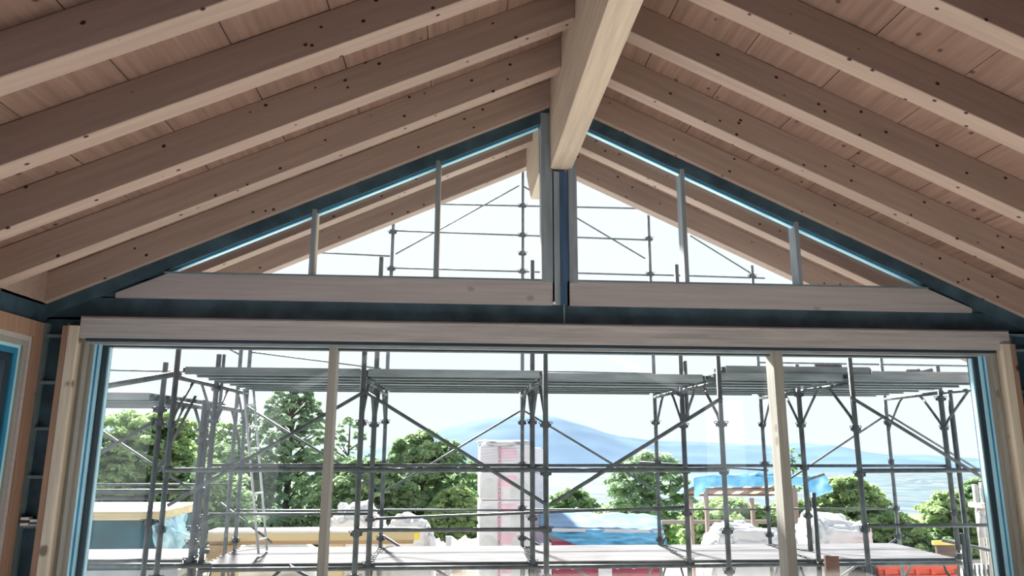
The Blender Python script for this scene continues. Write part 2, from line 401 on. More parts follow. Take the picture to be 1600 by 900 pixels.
# ------------------------------------------------------------------ scaffold
YN, YM, YO = 8.0, 9.25, 10.7
GZ = -1.3
BX = [-2.96, -1.0, .975, 2.93, 4.47, 6.45]
scf = thing('scaffold', 'grey tubular steel scaffold standing in front of the big window', 'scaffold', (1.7, 9.3, GZ))
TR = .027
UPR = []
def tb(name, a, b, r=TR, mat=None, par=None, n=8):
    c = (Vector(a)+Vector(b))/2
    o = MB().tube(a, b, r, n).obj(name, mat or m_tube, par or scf, smooth=True, loc=tuple(c))
    if name == 'upright': UPR.append((o, c, par or scf))
    return o
def clamp(x, y, z, owner=None, rz=0):
    u, c, p = min([q for q in UPR if owner is None or q[2] == owner], key=lambda q: abs(q[1].x-x)+abs(q[1].y-y)+(0 if abs(q[1].z-z) < 5 else 9))
    o = dup(cp0, u, Vector((x, y, z))-c); o.rotation_euler = (0, 0, rz); return o
MX = [-2.93, -1.0, .96, 2.89, 4.44, 6.37]
FX = [-2.96, -1.0, .965, 2.93, 4.54, 6.48]
for i, x in enumerate(BX): tb('upright', (x, YN, GZ), (x, YN, 3.15), .029)
mt = [2.66, 3.945, 3.945, 3.93, 2.62, 2.62]
for x, z in zip(MX, mt): tb('upright', (x, YM, .3 if x > 4 else GZ), (x, YM, z), .032)
tb('upright', (2.95, YM, 1.9), (2.95, YM, 2.65), .025)
tb('upright', (-2.87, YM, 2.0), (-2.87, YM, 2.66), .02)
tb('upright', (4.53, YM, GZ), (4.53, YM, 1.0), .032); tb('upright', (6.50, YM, GZ), (6.50, YM, 2.3), .032); tb('upright', (6.43, YM, GZ), (6.43, YM, .5), .032)
ft = [3.6, 4.864, 5.77, 5.075, 4.31, 3.6]
for x, z in zip(FX, ft): tb('upright', (x, YO, GZ), (x, YO, z), .028, m_tube2)
tb('upright', (-3.09, YO, GZ), (-3.09, YO, 3.6), .028, m_tube2)
# portal frames: transom and knees, two lifts
def curve(par, pts, r, mat, name):
    P = [Vector(p) for p in pts]; c = sum(P, Vector())/len(P)
    return MB().path(P, r).obj(name, mat, par, smooth=True, loc=tuple(c))
for i in range(6):
    for z0 in (2.27, .14):
        xa = (BX[i], MX[i], FX[i])
        for (ya, yb, x0, x1) in ((YN, YM, xa[0], xa[1]), (YM, YO, xa[1], xa[2])):
            if z0 < 1 and ya == YN: continue
            tb('transom', (x0, ya, z0), (x1, yb, z0), .024)
            for e, s_ in ((ya, 1), (yb, -1)):
                xx = x0 if s_ == 1 else x1
                xk = x0+(x1-x0)*.38 if s_ == 1 else x1+(x0-x1)*.38
                curve(scf, [(xx, e+s_*.02, z0-.46), (xx, e+s_*.09, z0-.36), (xk, e+s_*.42, z0-.07), (xk, e+s_*.50, z0-.01)], .017, m_tube, 'knee_brace')
# couplers: collar with two wedge rings
cm = MB(); cm.tube((0, 0, -.035), (0, 0, .035), .038, 10)
for s_ in (-1, 1):
    pts = [Vector((s_*(.058+.018*math.sin(t)), -.02*math.cos(t)*.3, .02+.012*math.cos(t))) for t in np.linspace(0, 2*math.pi, 9)]
    cm.path(pts, .004, 5)
    cm.box(min(s_*.035, s_*.06), max(s_*.035, s_*.06), -.01, .01, -.025, .008)
cp0 = cm.obj('coupler', m_coup, UPR[0][0]); cp0.location = Vector((BX[0], YN, .26))-UPR[0][1]
for xs_, yy, zs in ((BX, YN, (.26, .70, 1.30, 1.80)), (MX, YM, (.2, .73, 1.28, 1.84, 2.22)), (FX, YO, (.68, .30, 1.33, 1.9))):
    for x in xs_:
        for z in zs:
            if (x, yy, z) == (BX[0], YN, .26): continue
            clamp(x, yy, z+R.uniform(-.03, .03), scf, R.uniform(-.5, .5))
for x, z in ((.965, 5.18), (.965, 4.71), (.965, 4.14), (-1.0, 4.71), (-1.0, 4.14), (2.93, 4.14), (2.93, 4.7), (4.54, 4.14), (.965, 4.42)):
    clamp(x, YO, z, scf)
for x in MX[1:4]: clamp(x, YM, 3.62, scf)
# ledgers and guard rails
for i in range(5):
    a, b_ = BX[i], BX[i+1]
    if i not in (3,): tb('guard_rail', (a, YN-.03, 1.315), (b_, YN-.03, 1.325), .024)
    tb('guard_rail', (MX[i], YM+.03, 1.33), (MX[i+1], YM+.03, 1.33), .019)
    tb('ledger', (MX[i], YM-.03, .145), (MX[i+1], YM-.03, .145), .026)
    tb('guard_rail', (FX[i], YO+.03, .68), (FX[i+1], YO+.03, .67), .014, m_tube2)
tb('guard_rail', (BX[1], YN-.03, .718), (BX[2], YN-.03, .714), .021); tb('guard_rail', (BX[4], YN-.03, .735), (BX[5], YN-.03, .735), .02)
tb('guard_rail', (MX[0], YM+.03, .76), (MX[1], YM+.03, .76), .017); tb('guard_rail', (MX[1], YM+.03, .70), (MX[3], YM+.03, .83), .017)
tb('guard_rail', tuple(at(1000, 722, YO)), tuple(at(1200, 735, YO)), .014, m_tube2)
tb('guard_rail', (-.4, YO+.03, 5.18), (2.93, YO+.03, 5.20), .014, m_tube2); tb('guard_rail', (-1.0, YO+.03, 4.74), (2.93, YO+.03, 4.69), .014, m_tube2)
tb('guard_rail', (-1.0, YO+.03, 4.16), (2.93, YO+.03, 4.13), .014, m_tube2); tb('guard_rail', (2.93, YO+.03, 4.14), (4.75, YO+.03, 4.12), .014, m_tube2)
tb('guard_rail', (-3.09, YO+.03, 4.40), (-1.0, YO+.03, 4.34), .014, m_tube2)
tb('guard_rail', (4.54, YO+.03, 2.81), (8.3, YO+.03, 2.79), .014, m_tube2); tb('guard_rail', (.965, YO+.03, 2.645), (2.93, YO+.03, 2.62), .012, m_tube2)
tb('guard_rail', tuple(at(350, 541, YO)), tuple(at(378, 556, YO)), .012, m_tube2); tb('guard_rail', tuple(at(392, 550, YO)), tuple(at(595, 576, YO)), .012, m_tube2)
tb('guard_rail', (-6.3, YO, 2.60), (-3.3, YO, 2.57), .014, m_tube2)
def dg(p, q, Y, r=.019): tb('diagonal_brace', tuple(at(*p, Y)), tuple(at(*q, Y)), r, m_tube if Y < 9.5 else m_tube2)
dg((262, 790), (568, 613), YN-.05); dg((572, 613), (855, 789), YN-.05); dg((862, 787), (1128, 622), YN-.05, .021); dg((1330, 621), (1535, 746), YN-.05)
dg((384, 634), (597, 767), YO+.05, .017); dg((603, 767), (813, 642), YO+.05, .015); dg((820, 642), (1026, 767), YO+.05, .016)
dg((1206, 767), (1382, 650), YO+.05, .016); dg((1388, 648), (1530, 735), YO+.05, .016); dg((160, 674), (300, 766), YO+.05, .017)
dg((618, 397), (811, 290), YO, .012); dg((816, 290), (1008, 404), YO, .012); dg((1078, 368), (1175, 428), YO, .012)
dg((598, 837), (700, 902), YO+.05); dg((820, 838), (925, 905), YO+.05); dg((1040, 838), (1010, 905), YO+.05); dg((1404, 840), (1300, 910), YO+.05, .017)
dg((345, 786), (425, 848), YO+.1, .016); dg((452, 884), (520, 925), YM, .02); dg((440, 890), (405, 920), YM, .018)

# deck planks ------------------------------------------------------------
def steel_plank(x0, x1, y0, y1, zt_, label, grp, tilt=0):
    t = thing('deck_plank', label, 'plank', ((x0+x1)/2, (y0+y1)/2, zt_-.08), grp)
    b = MB(); h = .075; g = .004
    b.box(x0, x1, y0+g, y1-g, zt_-.008, zt_)
    b.box(x0, x1, y0+g, y0+g+.012, zt_-h, zt_-.008); b.box(x0, x1, y1-g-.012, y1-g, zt_-h, zt_-.008)
    b.box(x0, x1, y0+g, y0+g+.035, zt_-h-.004, zt_-h); b.box(x0, x1, y1-g-.035, y1-g, zt_-h-.004, zt_-h)
    ym = (y0+y1)/2; b.box(x0, x1, ym-.03, ym+.03, zt_-.03, zt_-.008)
    b.obj('deck_sheet', m_deck, t)
    for xe, s_ in ((x0, -1), (x1, 1)):
        k = MB()
        for yy in (y0+.06, y1-.06):
            k.box(min(xe, xe+s_*.035), max(xe, xe+s_*.035), yy-.02, yy+.02, zt_-.05, zt_-.01)
        k.obj('end_hook', m_coup, t)
    return t
bays = ['leftmost bay', 'bay left of the tall white pallet', 'bay right of the tall white pallet', 'narrow bay at the right mullion', 'rightmost bay']
for i in range(5):
    x0, x1 = MX[i]+.045, MX[i+1]-.045
    z = 2.385
    rows = [(8.03, 8.43), (8.43, 8.82), (8.82, 9.2), (9.29, 9.64), (9.64, 9.99), (9.99, 10.34), (10.34, 10.68)]
    if i == 2: rows[0] = (8.28, 8.43)
    for k, (a, c) in enumerate(rows):
        steel_plank(x0, x1, a, c, z, f'upper deck steel plank, {ORD[k]} from the house, {bays[i]}', 'steel planks of the upper scaffold deck')
steel_plank(3.05, 4.75, 8.08, 8.42, 2.47, 'loose steel plank lying on top of the upper deck in the narrow bay', None)
steel_plank(4.9, 6.5, 8.3, 8.7, 2.45, 'loose steel plank lying on top of the upper deck in the rightmost bay', None)
for nm, X0_, Y0_ in (('left', 4.30, 8.2), ('right', 5.6, 8.5)):
    b = MB(); pts = []
    for j in range(7):
        cx = X0_+R.uniform(-.1, .1); b.tube((cx-.09, Y0_+R.uniform(-.05, .05), 2.475+R.uniform(0, .03)), (cx+.09, Y0_, 2.48+R.uniform(0, .05)), .02, 6)
    o = b.obj('mortar_lump', m_deckw); o.location.z = -.01 if nm == 'left' else -.035; tag(o, f'pale lump of debris lying on the upper scaffold deck, {nm} one', 'debris')
def board_plank(x0, x1, y0, y1, zt_, label, grp):
    t = thing('deck_board', label, 'plank', ((x0+x1)/2, (y0+y1)/2, zt_-.06), grp)
    MB().box(x0+.01, x1-.01, y0+.006, y1-.006, zt_-.012, zt_).obj('walking_surface', m_deckw, t)
    b = MB(); b.box(x0, x1, y0, y0+.02, zt_-.065, zt_-.013); b.box(x0, x1, y1-.02, y1, zt_-.065, zt_-.013); b.obj('side_rail', m_tube, t)
    for xe, s_ in ((x0, -1), (x1, 1)):
        k = MB()
        for j in range(5):
            yy = y0+.06+j*(y1-y0-.12)/4; k.box(min(xe, xe+s_*.03), max(xe, xe+s_*.03), yy-.015, yy+.015, zt_-.05, zt_-.002)
        k.obj('end_hook', m_coup, t)
for i in range(5):
    for k, (a, c) in enumerate(((9.27, 9.98), (9.98, 10.68))):
        board_plank(MX[i]+.04+(.03*k), MX[i+1]-.03+(.03*k), a, c, .20, f'pale lower deck board, {["nearer", "farther"][k]} row, {bays[i]}', 'pale boards of the lower scaffold deck')
board_plank(-6.2, -3.3, 9.7, 10.68, .19, 'pale walking board of the lower scaffold level at the far left', None)

# left wing of the scaffold, slightly lower ----------------------------
sc2 = thing('scaffold', 'lower scaffold wing at the far left with its own deck', 'scaffold', (-4.6, 9.6, GZ))
S2 = lambda nm, a, b, r=.027, m=None: tb(nm, a, b, r, m, sc2)
S2('upright', (-3.29, 8.5, GZ), (-3.27, 8.5, 2.475), .03)
S2('upright', (-3.05, YM, GZ), (-3.05, YM, 2.1), .034); S2('upright', (-3.2, YM+.6, GZ), (-3.2, YM+.6, 2.0), .028)
S2('upright', (-6.0, 8.5, GZ), (-6.0, 8.5, 2.4)); S2('upright', (-6.0, 10.7, GZ), (-6.0, 10.7, 2.4))
dz = Vector((0, 0, 0))
for pa, pb, Y, r in (((100, 757), (362, 757), 10.9, .014), ((100, 767), (312, 767), 9.8, .022), ((100, 771), (312, 770), 9.9, .012), ((100, 778), (234, 778), 8.5, .022),
                     ((100, 878), (226, 876), 9.0, .025), ((100, 884), (330, 884), 9.2, .03)):
    S2('guard_rail', tuple(at(*pa, Y)), tuple(at(*pb, Y)), r)
S2('diagonal_brace', tuple(at(120, 730, 8.5)), tuple(at(246, 655, 8.5)), .02)
S2('diagonal_brace', tuple(at(246, 735, 8.6)), tuple(at(306, 618, 8.6)), .017)
S2('ledger', tuple(at(120, 611, 8.3)), tuple(at(282, 583, 8.1)), .032)
for (ya, yb, xx) in ((8.5, 9.85, -3.2), (9.25, 10.7, -3.0)):
    S2('transom', (xx, ya, 2.03), (xx, yb, 2.03), .03)
    for e, s_ in ((ya, 1), (yb, -1)):
        curve(sc2, [(xx, e+s_*.02, 1.5), (xx, e+s_*.10, 1.65), (xx, e+s_*.42, 1.95), (xx, e+s_*.5, 2.01)], .02, m_tube, 'knee_brace')
for k in range(6):
    a = 8.5+k*.37
    steel_plank(-6.2, -3.42+k*.03, a, a+.365, 2.135, f'steel deck plank of the lower left scaffold wing, {ORD[k]} from the house', 'steel planks of the left scaffold wing')
for x, y, z in ((-3.28, 8.5, 1.8), (-3.28, 8.5, .75), (-3.28, 8.5, 1.95), (-3.05, YM, 1.62), (-3.05, YM, 1.75), (-3.05, YM, .6), (-3.05, YM, .45), (-3.2, 9.85, 1.0), (-3.05, YM, .25)):
    o = clamp(x, y, z, sc2); o.scale = (1.2, 1.2, 1)

# ladder leaning on the scaffold
lad = thing('ladder', 'narrow aluminium ladder leaning on the left of the scaffold, on the lower deck', 'ladder', tuple(at(410, 860, 10.05)))
A0, A1 = at(404, 866, 9.85), at(381, 608, 9.95); B0, B1 = at(417, 860, 10.25), at(396, 608, 10.35)
A0.z = max(A0.z, .205); B0.z = max(B0.z, .205)
for p, q in ((A0, A1), (B0, B1)): MB().tube(p, q, .016, 8).obj('ladder_rail', m_alu, lad, smooth=True)
for k in range(7):
    t_ = (k+.55)/7.3; MB().tube(A0.lerp(A1, t_), B0.lerp(B1, t_), .014, 8).obj('rung', m_alu, lad, smooth=True)

# brown plank leaning at the near side of the lower deck
b = MB(); p0, p1 = at(1302, 925, 9.12), at(1300, 868, 9.12)
b.box(p0.x-.085, p0.x+.085, 9.08, 9.12, -.4, p1.z); o = b.obj('plank', wood('rust brown plank', (.17, .10, .08), (.05, .03, .03), 'z', .6, 3)); tag(o, 'short brown plank standing upright against the lower deck edge, right of the right mullion', 'plank')

# ------------------------------------------------------------------ building site
m_ground = M('stony building ground', (.50, .46, .42), .9, 0, .3, 1.5, .6, col2=(.62, .58, .54))
b = MB(); b.box(-40, 40, YF+.12, 19, GZ-.3, GZ); b.obj('ground', m_ground, kind='structure')

def lump(name, c, size, mat, seed, parent=None, noise=.12, pinch=True, sub=4, sq=.5, flat=True):
    """sack-like closed body: rounded box with folds"""
    bm = bmesh.new(); bmesh.ops.create_icosphere(bm, subdivisions=sub, radius=1)
    from mathutils import noise as N
    off = Vector((seed*7.3, seed*3.1, seed*1.7))
    for v in bm.verts:
        p = v.co.copy()
        q = Vector([math.copysign(abs(t)**sq, t) for t in p])
        q.x *= 1; w_ = Vector((N.noise(p*1.3+off), N.noise(p*1.3-off), N.noise(p*1.3+off*2)))*1.1
        d = N.noise(p*1.6+off)*noise*1.5 - (1-abs(N.noise((p+w_)*2.6+off))*2)**3*noise*.8 - (1-abs(N.noise((p+w_)*5.5+off))*2)**3*noise*.35
        q += p*d
        v.co = Vector((q.x*size[0]/2, q.y*size[1]/2, q.z*size[2]/2))
    me = bpy.data.meshes.new(name); bm.to_mesh(me); bm.free(); me.materials.append(mat)
    me.polygons.foreach_set('use_smooth', [True]*len(me.polygons))
    o = bpy.data.objects.new(name, me); C.objects.link(o)
    o.location = Vector(c) - (Vector(parent['wloc']) if parent else Vector())
    if parent: o.parent = parent
    return o
m_bag = M('white woven bag', (.62, .63, .67), .8, 0, .04, 4, .25)
m_grey = M('grey plastic sheet', (.48, .51, .53), .5, 0, .2, 2, .2)
def bag(x, ytop, wpx, Y, label, seed, hgt=None, knot=True, dep=.95, zbot=GZ, tip=None):
    s_ = Y/FPX; W = wpx*s_; T = at(x, ytop, Y); zt_ = T.z
    knot_h = .13 if knot else 0
    body_top = zt_-knot_h+.05
    H = body_top - zbot
    t = thing('bulk_bag', label, 'bag', (T.x, Y+dep/2, zbot), 'white bulk bags on the site')
    lump('bag_body', (T.x, Y+dep/2, zbot+H/2), (W*1.08, dep, H*1.04), m_bag, seed, t, .16, sub=5)
    if knot:
        kx = T.x if tip is None else at(tip, ytop, Y).x
        lump('bag_neck', (kx, Y+dep/2, zt_-.10), (.20*13/Y*1.1, .2, .24), m_bag, seed+3, t, .25, sub=3, sq=.8)
    return t
bag(556, 790, 84, 13.2, 'white bulk bag behind the timber slab, tied neck beside the left mullion', 1, tip=531)
bag(638, 806, 74, 13.0, 'white bulk bag with tied neck at the right end of the timber slab', 2, tip=634)
bag(1172, 818, 110, 13.0, 'white bulk bag with round tied neck below the blue covered shelter', 3, tip=1172)
bag(1322, 815, 100, 12.6, 'large crumpled white bulk bag right of the shelter', 4, knot=False)
bag(1228, 836, 60, 13.6, 'flat white bulk bag half hidden behind the right mullion', 5, knot=False)

# box element with board lid under blue plastic, far left
Yb = 11.6
pl = thing('panel_stack', 'blue wrapped element stack with a cream board lid at far left', 'building material', (-4.0, 12, GZ))
a = at(252, 800, Yb); zt_ = a.z
b = MB(); b.box(a.x-3.2, a.x, Yb, Yb+1.7, zt_-.115, zt_); b.obj('cream_board', wood('cream board edge', (.72, .60, .38), (.4, .3, .2), 'x', .3, 3), pl)
MB().box(a.x-3.2, a.x-.0, Yb, Yb+1.7, zt_, zt_+.012).obj('white_top', M('white board face', (.8, .8, .82)), pl)
MB().box(a.x-3.1, a.x-.1, Yb+.08, Yb+1.6, zt_-.82, zt_-.115).obj('wrapped_body', M('dark blue wrap', (.012, .085, .12), .45, 0, .3, 3, .2, spec=.5), pl)
MB().box(a.x-3.2, a.x+.3, Yb+.05, Yb+1.6, zt_-.92, zt_-.82).obj('grey_pallet', m_grey, pl)
MB().box(a.x-3.0, a.x, Yb+.2, Yb+1.5, GZ, zt_-.92).obj('bearer_stack', m_ground, pl)
m_bpl = M('light blue plastic film', (.30, .56, .80), .3, 0, .3, 5, .5, col2=(.48, .72, .9), spec=.6)
def sheet(name, pts2d, thick, mat, parent, seed=1, nx=14, ny=10, amp=.03):
    """crumpled sheet through a quad of four world corners (tl, tr, br, bl)"""
    from mathutils import noise as N
    tl, tr, br, bl = [Vector(p) for p in pts2d]; nrm = (tr-tl).cross(bl-tl).normalized()
    vs, fs = [], []
    for j in range(ny+1):
        for i in range(nx+1):
            u, v = i/nx, j/ny
            p = (tl*(1-u)+tr*u)*(1-v) + (bl*(1-u)+br*u)*v
            p = p + nrm*(N.noise(p*3.1+Vector((seed, 0, 0)))*amp*2 + N.noise(p*9+Vector((seed, 0, 0)))*amp)
            vs.append(p)
    for j in range(ny):
        for i in range(nx):
            k = j*(nx+1)+i; fs.append((k, k+1, k+nx+2, k+nx+1))
    me = bpy.data.meshes.new(name); me.from_pydata(vs, [], fs); me.materials.append(mat)
    me.polygons.foreach_set('use_smooth', [True]*len(fs))
    o = bpy.data.objects.new(name, me); C.objects.link(o); o.parent = parent; o.location = -Vector(parent['wloc'])
    so = o.modifiers.new('s', 'SOLIDIFY'); so.thickness = thick
    return o
q = [at(250, 812, Yb-.02), at(287, 800, Yb+1.2), at(297, 845, Yb+.9), at(250, 850, Yb-.05)]
sheet('blue_film', q, .02, m_bpl, pl, 3, amp=.05)
sheet('blue_film', [at(236, 815, Yb-.03), at(300, 838, Yb+.6), at(279, 872, Yb+.2), at(238, 855, Yb-.05)], .015, m_bpl, pl, 9, amp=.05)

# long timber slab pack
m_slab = wood('cream timber slab', (.62, .50, .30), (.5, .38, .25), 'x', .2, 3, grain=.1)
ts = thing('timber_slab_pack', 'long cream timber slab under a white top sheet behind the lower deck', 'building material', (-2.6, 12.6, GZ))
A_ = at(325, 833, 12.2); B_ = at(655, 839, 12.2); A_.z -= .0
MB().box(A_.x, B_.x, 12.2, 12.6, A_.z-.12, A_.z).obj('slab', m_slab, ts)
MB().box(A_.x, B_.x-.05, 12.2, 12.65, A_.z, A_.z+.03).obj('top_sheet', M('white sheet', (.75, .76, .78)), ts)
MB().box(A_.x, B_.x-.1, 12.3, 12.6, A_.z-.19, A_.z-.12).obj('underlay_board', wood('brown board', (.45, .32, .2), (.2, .1, .05), 'x', .2, 3), ts)
MB().box(A_.x-.02, A_.x+.4, 12.25, 12.6, A_.z-.38, A_.z-.19).obj('bearer', wood('chipboard', (.50, .36, .24), (.2, .1, .05), 'y', .2, 3), ts)
MB().box(B_.x-1.4, B_.x-1.2, 12.35, 12.6, GZ, A_.z-.19).obj('bearer', m_slab, ts); MB().box(A_.x, A_.x+.4, 12.3, 12.6, GZ, A_.z-.38).obj('bearer', m_slab, ts)
MB().box(B_.x-.08, B_.x+.0, 12.185, 12.2, A_.z-.11, A_.z-.01).obj('yellow_label', M('yellow label', (.8, .65, .1)), ts)
gs = thing('plastic_covered_heap', 'grey plastic covered heap under the timber slab at left', 'building material', (-1.9, 13.6, GZ))
lump('cover', (at(430, 850, 13.8).x, 14.0, at(430, 852, 13.8).z-.55), (1.5, .9, 1.3), m_grey, 11, gs, .08, sq=.6)

# tall wrapped pallet of insulation packs with red lettering
def text(body, size, mat, name, parent, loc, rot, ext=.002):
    cu = bpy.data.curves.new(name, 'FONT'); cu.body = body; cu.size = size; cu.extrude = ext; cu.align_x = 'CENTER'; cu.align_y = 'CENTER'
    to = bpy.data.objects.new(name, cu); C.objects.link(to)
    dg_ = bpy.context.evaluated_depsgraph_get(); me = bpy.data.meshes.new_from_object(to.evaluated_get(dg_))
    bpy.data.objects.remove(to)
    me.materials.clear(); me.materials.append(mat)
    o = bpy.data.objects.new(name, me); C.objects.link(o); o.parent = parent
    o.location = Vector(loc)-Vector(parent['wloc']); o.rotation_euler = rot
    return o
m_red = M('crimson print', (.48, .03, .12), .5, 0, .1); m_pink = M('pale pink print', (.84, .56, .67), .5, 0, .12, 5)
m_wrap = M('milky stretch film', (.80, .79, .85), .35, 0, .06, 7, .12, (1, 1, 5), spec=.5)
m_rol = M('grey insulation roll end', (.66, .68, .70), .7, 0, .08, 6, .1)
Yp = 13.0
tw = thing('wrapped_pallet', 'tall pallet of white film wrapped insulation packs with red vertical lettering', 'pallet', (at(800, 700, Yp).x, Yp+.6, GZ))
X0 = at(749, 800, Yp).x; X1 = at(832, 800, Yp).x; X2 = at(855, 800, Yp+1.0).x
Zt = at(800, 693, Yp).z
hh = .47; nT = 7
for k in range(nT):
    z1_ = Zt-.02-k*hh; z0_ = max(GZ+.14, z1_-hh+.012)
    if z0_ >= z1_: break
    o = MB().prism([(X0+.02, z0_), (X1-.03, z0_), (X1, z0_+.05), (X1, z1_-.05), (X1-.04, z1_), (X0+.04, z1_), (X0, z1_-.05), (X0, z0_+.05)], Yp, Yp+1.1).obj('insulation_pack', m_wrap, tw)
    # rounded roll ends showing through the film
    for cx, ww in (((X0+.17), .30), ((X1-.22), .32)):
        if k in (0,): continue
        n_ = 14; pts = [(cx+ww/2*math.cos(t), z0_+.03+(hh-.14)*max(0, math.sin(t))**.6) for t in np.linspace(0, math.pi, n_)]
        MB().prism(pts, Yp-.012, Yp+.01).obj('roll_end', m_rol, tw)
    MB().box(X0+.38, X0+.64, Yp-.010, Yp+.01, z1_-.24, z1_-.06).obj('pink_print', m_pink, tw)
    text('ROCKWOOL', .075, m_red, 'red_lettering', tw, (X0+.345, Yp-.02, (z0_+z1_)/2), (rad(90), rad(-90), 0))
# stretch film bands at the top and crumpled cap
for j in range(6):
    zz = Zt-.06-j*.05; MB().path([(X0-.01, Yp-.012, zz-.03), (X0+.45, Yp-.016, zz), (X1+.01, Yp-.012, zz+.025)], .007, 5).obj('film_fold', m_wrap, tw)
lump('film_cap', ((X0+X1)/2, Yp+.55, Zt+.0), ((X1-X0)*1.02, 1.15, .13), m_bag, 6, tw, .2, sq=.5, sub=4)
MB().box(X0, X1, Yp+.02, Yp+1.1, GZ, GZ+.13).obj('pallet_base', m_slab, tw)
tw2 = thing('wrapped_pallet', 'white film wrapped insulation pallet half hidden right behind the tall lettered one', 'pallet', (X1+.3, Yp+1.3, GZ))
Xb0, Xb1 = X1-.25, at(853, 800, Yp+.95).x
for k in range(6):
    z1_ = Zt-.08-k*.47; MB().prism([(Xb0, z1_-.46), (Xb1-.03, z1_-.46), (Xb1, z1_-.41), (Xb1, z1_-.05), (Xb1-.05, z1_), (Xb0, z1_)], Yp+1.16, Yp+2.2).obj('insulation_pack', m_wrap, tw2)

# insulation boards under a blue tarpaulin
tp = thing('insulation_stack', 'stack of crimson printed insulation packs right of the tall white pallet', 'building material', (at(950, 850, 13).x, 13.6, GZ))
Yt = 12.9
xa, xb, xc, xd = [at(v, 880, Yt).x for v in (846, 934, 956, 1032)]
m_crim = M('crimson pack film', (.36, .035, .09), .4, 0, .12, 5)
m_wht = M('white print', (.85, .82, .84), .5)
for (x0, x1) in ((xa+.18, xb), (xc, xd)):
    for k in range(8):
        z1_ = at(900, 846, Yt).z - k*.17
        if z1_-.16 < GZ: break
        MB().box(x0, x1, Yt, Yt+1.1, z1_-.164, z1_).obj('crimson_pack', m_crim, tp)
        if k > 5: continue
        n_ = 3
        for j in range(n_):
            xx = x0 + (j+.5+(.25 if k % 2 else 0)-.12)*(x1-x0)/n_
            if xx > x1-.2: continue
            MB().box(xx-.035, xx+.015, Yt-.008, Yt+.002, z1_-.11, z1_-.06).obj('printed_square', m_wht, tp)
            text('ROCKWOOL', .045, m_wht, 'white_lettering', tp, (xx+.13, Yt-.004, z1_-.085), (rad(90), 0, 0))
MB().box(xb+.005, xc-.005, Yt-.02, Yt+1.1, GZ, at(900, 850, Yt).z).obj('white_pack', m_wrap, tp)
MB().box(xa, xa+.17, Yt-.02, Yt+1.1, GZ, at(900, 848, Yt).z).obj('white_pack', m_wrap, tp)
m_tarp = M('blue tarpaulin', (.05, .27, .52), .35, 0, .35, 3, .4, (1, 1, 7), spec=.6, col2=(.12, .42, .72))
m_tarpl = M('pale blue tarpaulin', (.12, .24, .42), .4, 0, .1, 3, .3)
tt = thing('tarpaulin', 'blue plastic tarpaulin draped over the crimson insulation packs', 'tarpaulin', (at(950, 850, 13).x, 13.6, at(900, 850, Yt).z))
a1, a2 = at(842, 827, Yt-.03), at(1036, 830, Yt-.03); h1, h2 = at(842, 800, Yt+1.25), at(1026, 806, Yt+1.25)
sheet('tarpaulin_top', [h1, h2, a2, a1], .02, m_tarpl, tt, 4, 24, 10, .025)
sheet('tarpaulin_front', [a1, a2, at(1042, 856, Yt-.06), at(900, 852, Yt-.08)], .015, m_tarp, tt, 8, 30, 10, .04)
sheet('tarpaulin_side', [a2, h2, at(1036, 850, Yt+1.2), at(1042, 856, Yt-.02)], .015, m_tarp, tt, 12, 8, 8, .03)
sheet('tarpaulin_edge', [a1+Vector((0, -.02, .02)), a2+Vector((0, -.02, .02)), a2+Vector((0, -.04, -.03)), a1+Vector((0, -.04, -.03))], .015, m_bag, tt, 14, 24, 2, .01)

# shelter: pallets on posts under a blue tarp
Ys = 15.0
m_pal = wood('weathered pallet wood', (.13, .10, .09), (.1, .05, .04), 'x', .3, 3); m_pall = wood('lighter pallet slat', (.62, .54, .47), (.2, .1, .1), 'y', .3, 3)
sh = thing('shelter', 'open shelter roofed with old pallets on timber posts, behind the right mullion', 'shelter', (at(1180, 770, Ys).x, Ys+.7, GZ))
P = lambda x, y, dY=0: at(x, y, Ys+dY)
F0, F1, K0, K1 = P(1103, 761), P(1252, 757), P(1102, 779, 1.4), P(1238, 779, 1.4)
F1.z = F0.z = (F0.z+F1.z)/2; K1.z = K0.z
ud = (F1-F0).normalized(); vd = (K0-F0); vd.x = 0; VL = vd.length; vd.normalize(); wd = ud.cross(vd)
TS = Matrix(((ud.x, vd.x, wd.x, F0.x), (ud.y, vd.y, wd.y, F0.y), (ud.z, vd.z, wd.z, F0.z), (0, 0, 0, 1)))
UL = (F1-F0).length
m_pos = wood('grey brown post', (.24, .20, .19), (.1, .06, .05), 'z', .4, 3)
for (u, v) in ((.03, .12), (.07, VL-.15), (UL-.1, .12), (UL*.72, VL-.15)):
    q_ = TS @ Vector((u, v, -.02)); MB().box(q_.x-.035, q_.x+.035, q_.y-.04, q_.y+.04, GZ, q_.z).obj('post', m_pos, sh)
MB().box(P(1040, 826).x, P(1250, 826).x, Ys+1.5, Ys+1.56, P(1100, 832).z, P(1100, 825).z).obj('rail_board', wood('grey board', (.2, .19, .18), (.1, .08, .08), 'x'), sh)
for v in (0, VL*.46, VL*.54, VL-.08):
    MB().box(-.02, UL, v, v+.07, .05, .08, TS).obj('bearer', m_pal, sh)
for k in range(10):
    u = k*UL/10; MB().box(u+.01, u+UL/10-.01, 0, VL, .081, .10, TS).obj('slat', m_pall if k % 2 else m_pal, sh)
MB().box(-.02, UL, -.02, VL, .101, .12, TS).obj('roof_deck', m_pal, sh)
st = thing('tarpaulin', 'bright blue tarpaulin thrown over the pallet shelter with hanging ends', 'tarpaulin', (at(1180, 760, Ys).x, Ys+.6, F0.z+.14))
m_tb = M('bright blue tarpaulin', (.11, .45, .76), .4, 0, .15, 3, .3, col2=(.28, .62, .9))
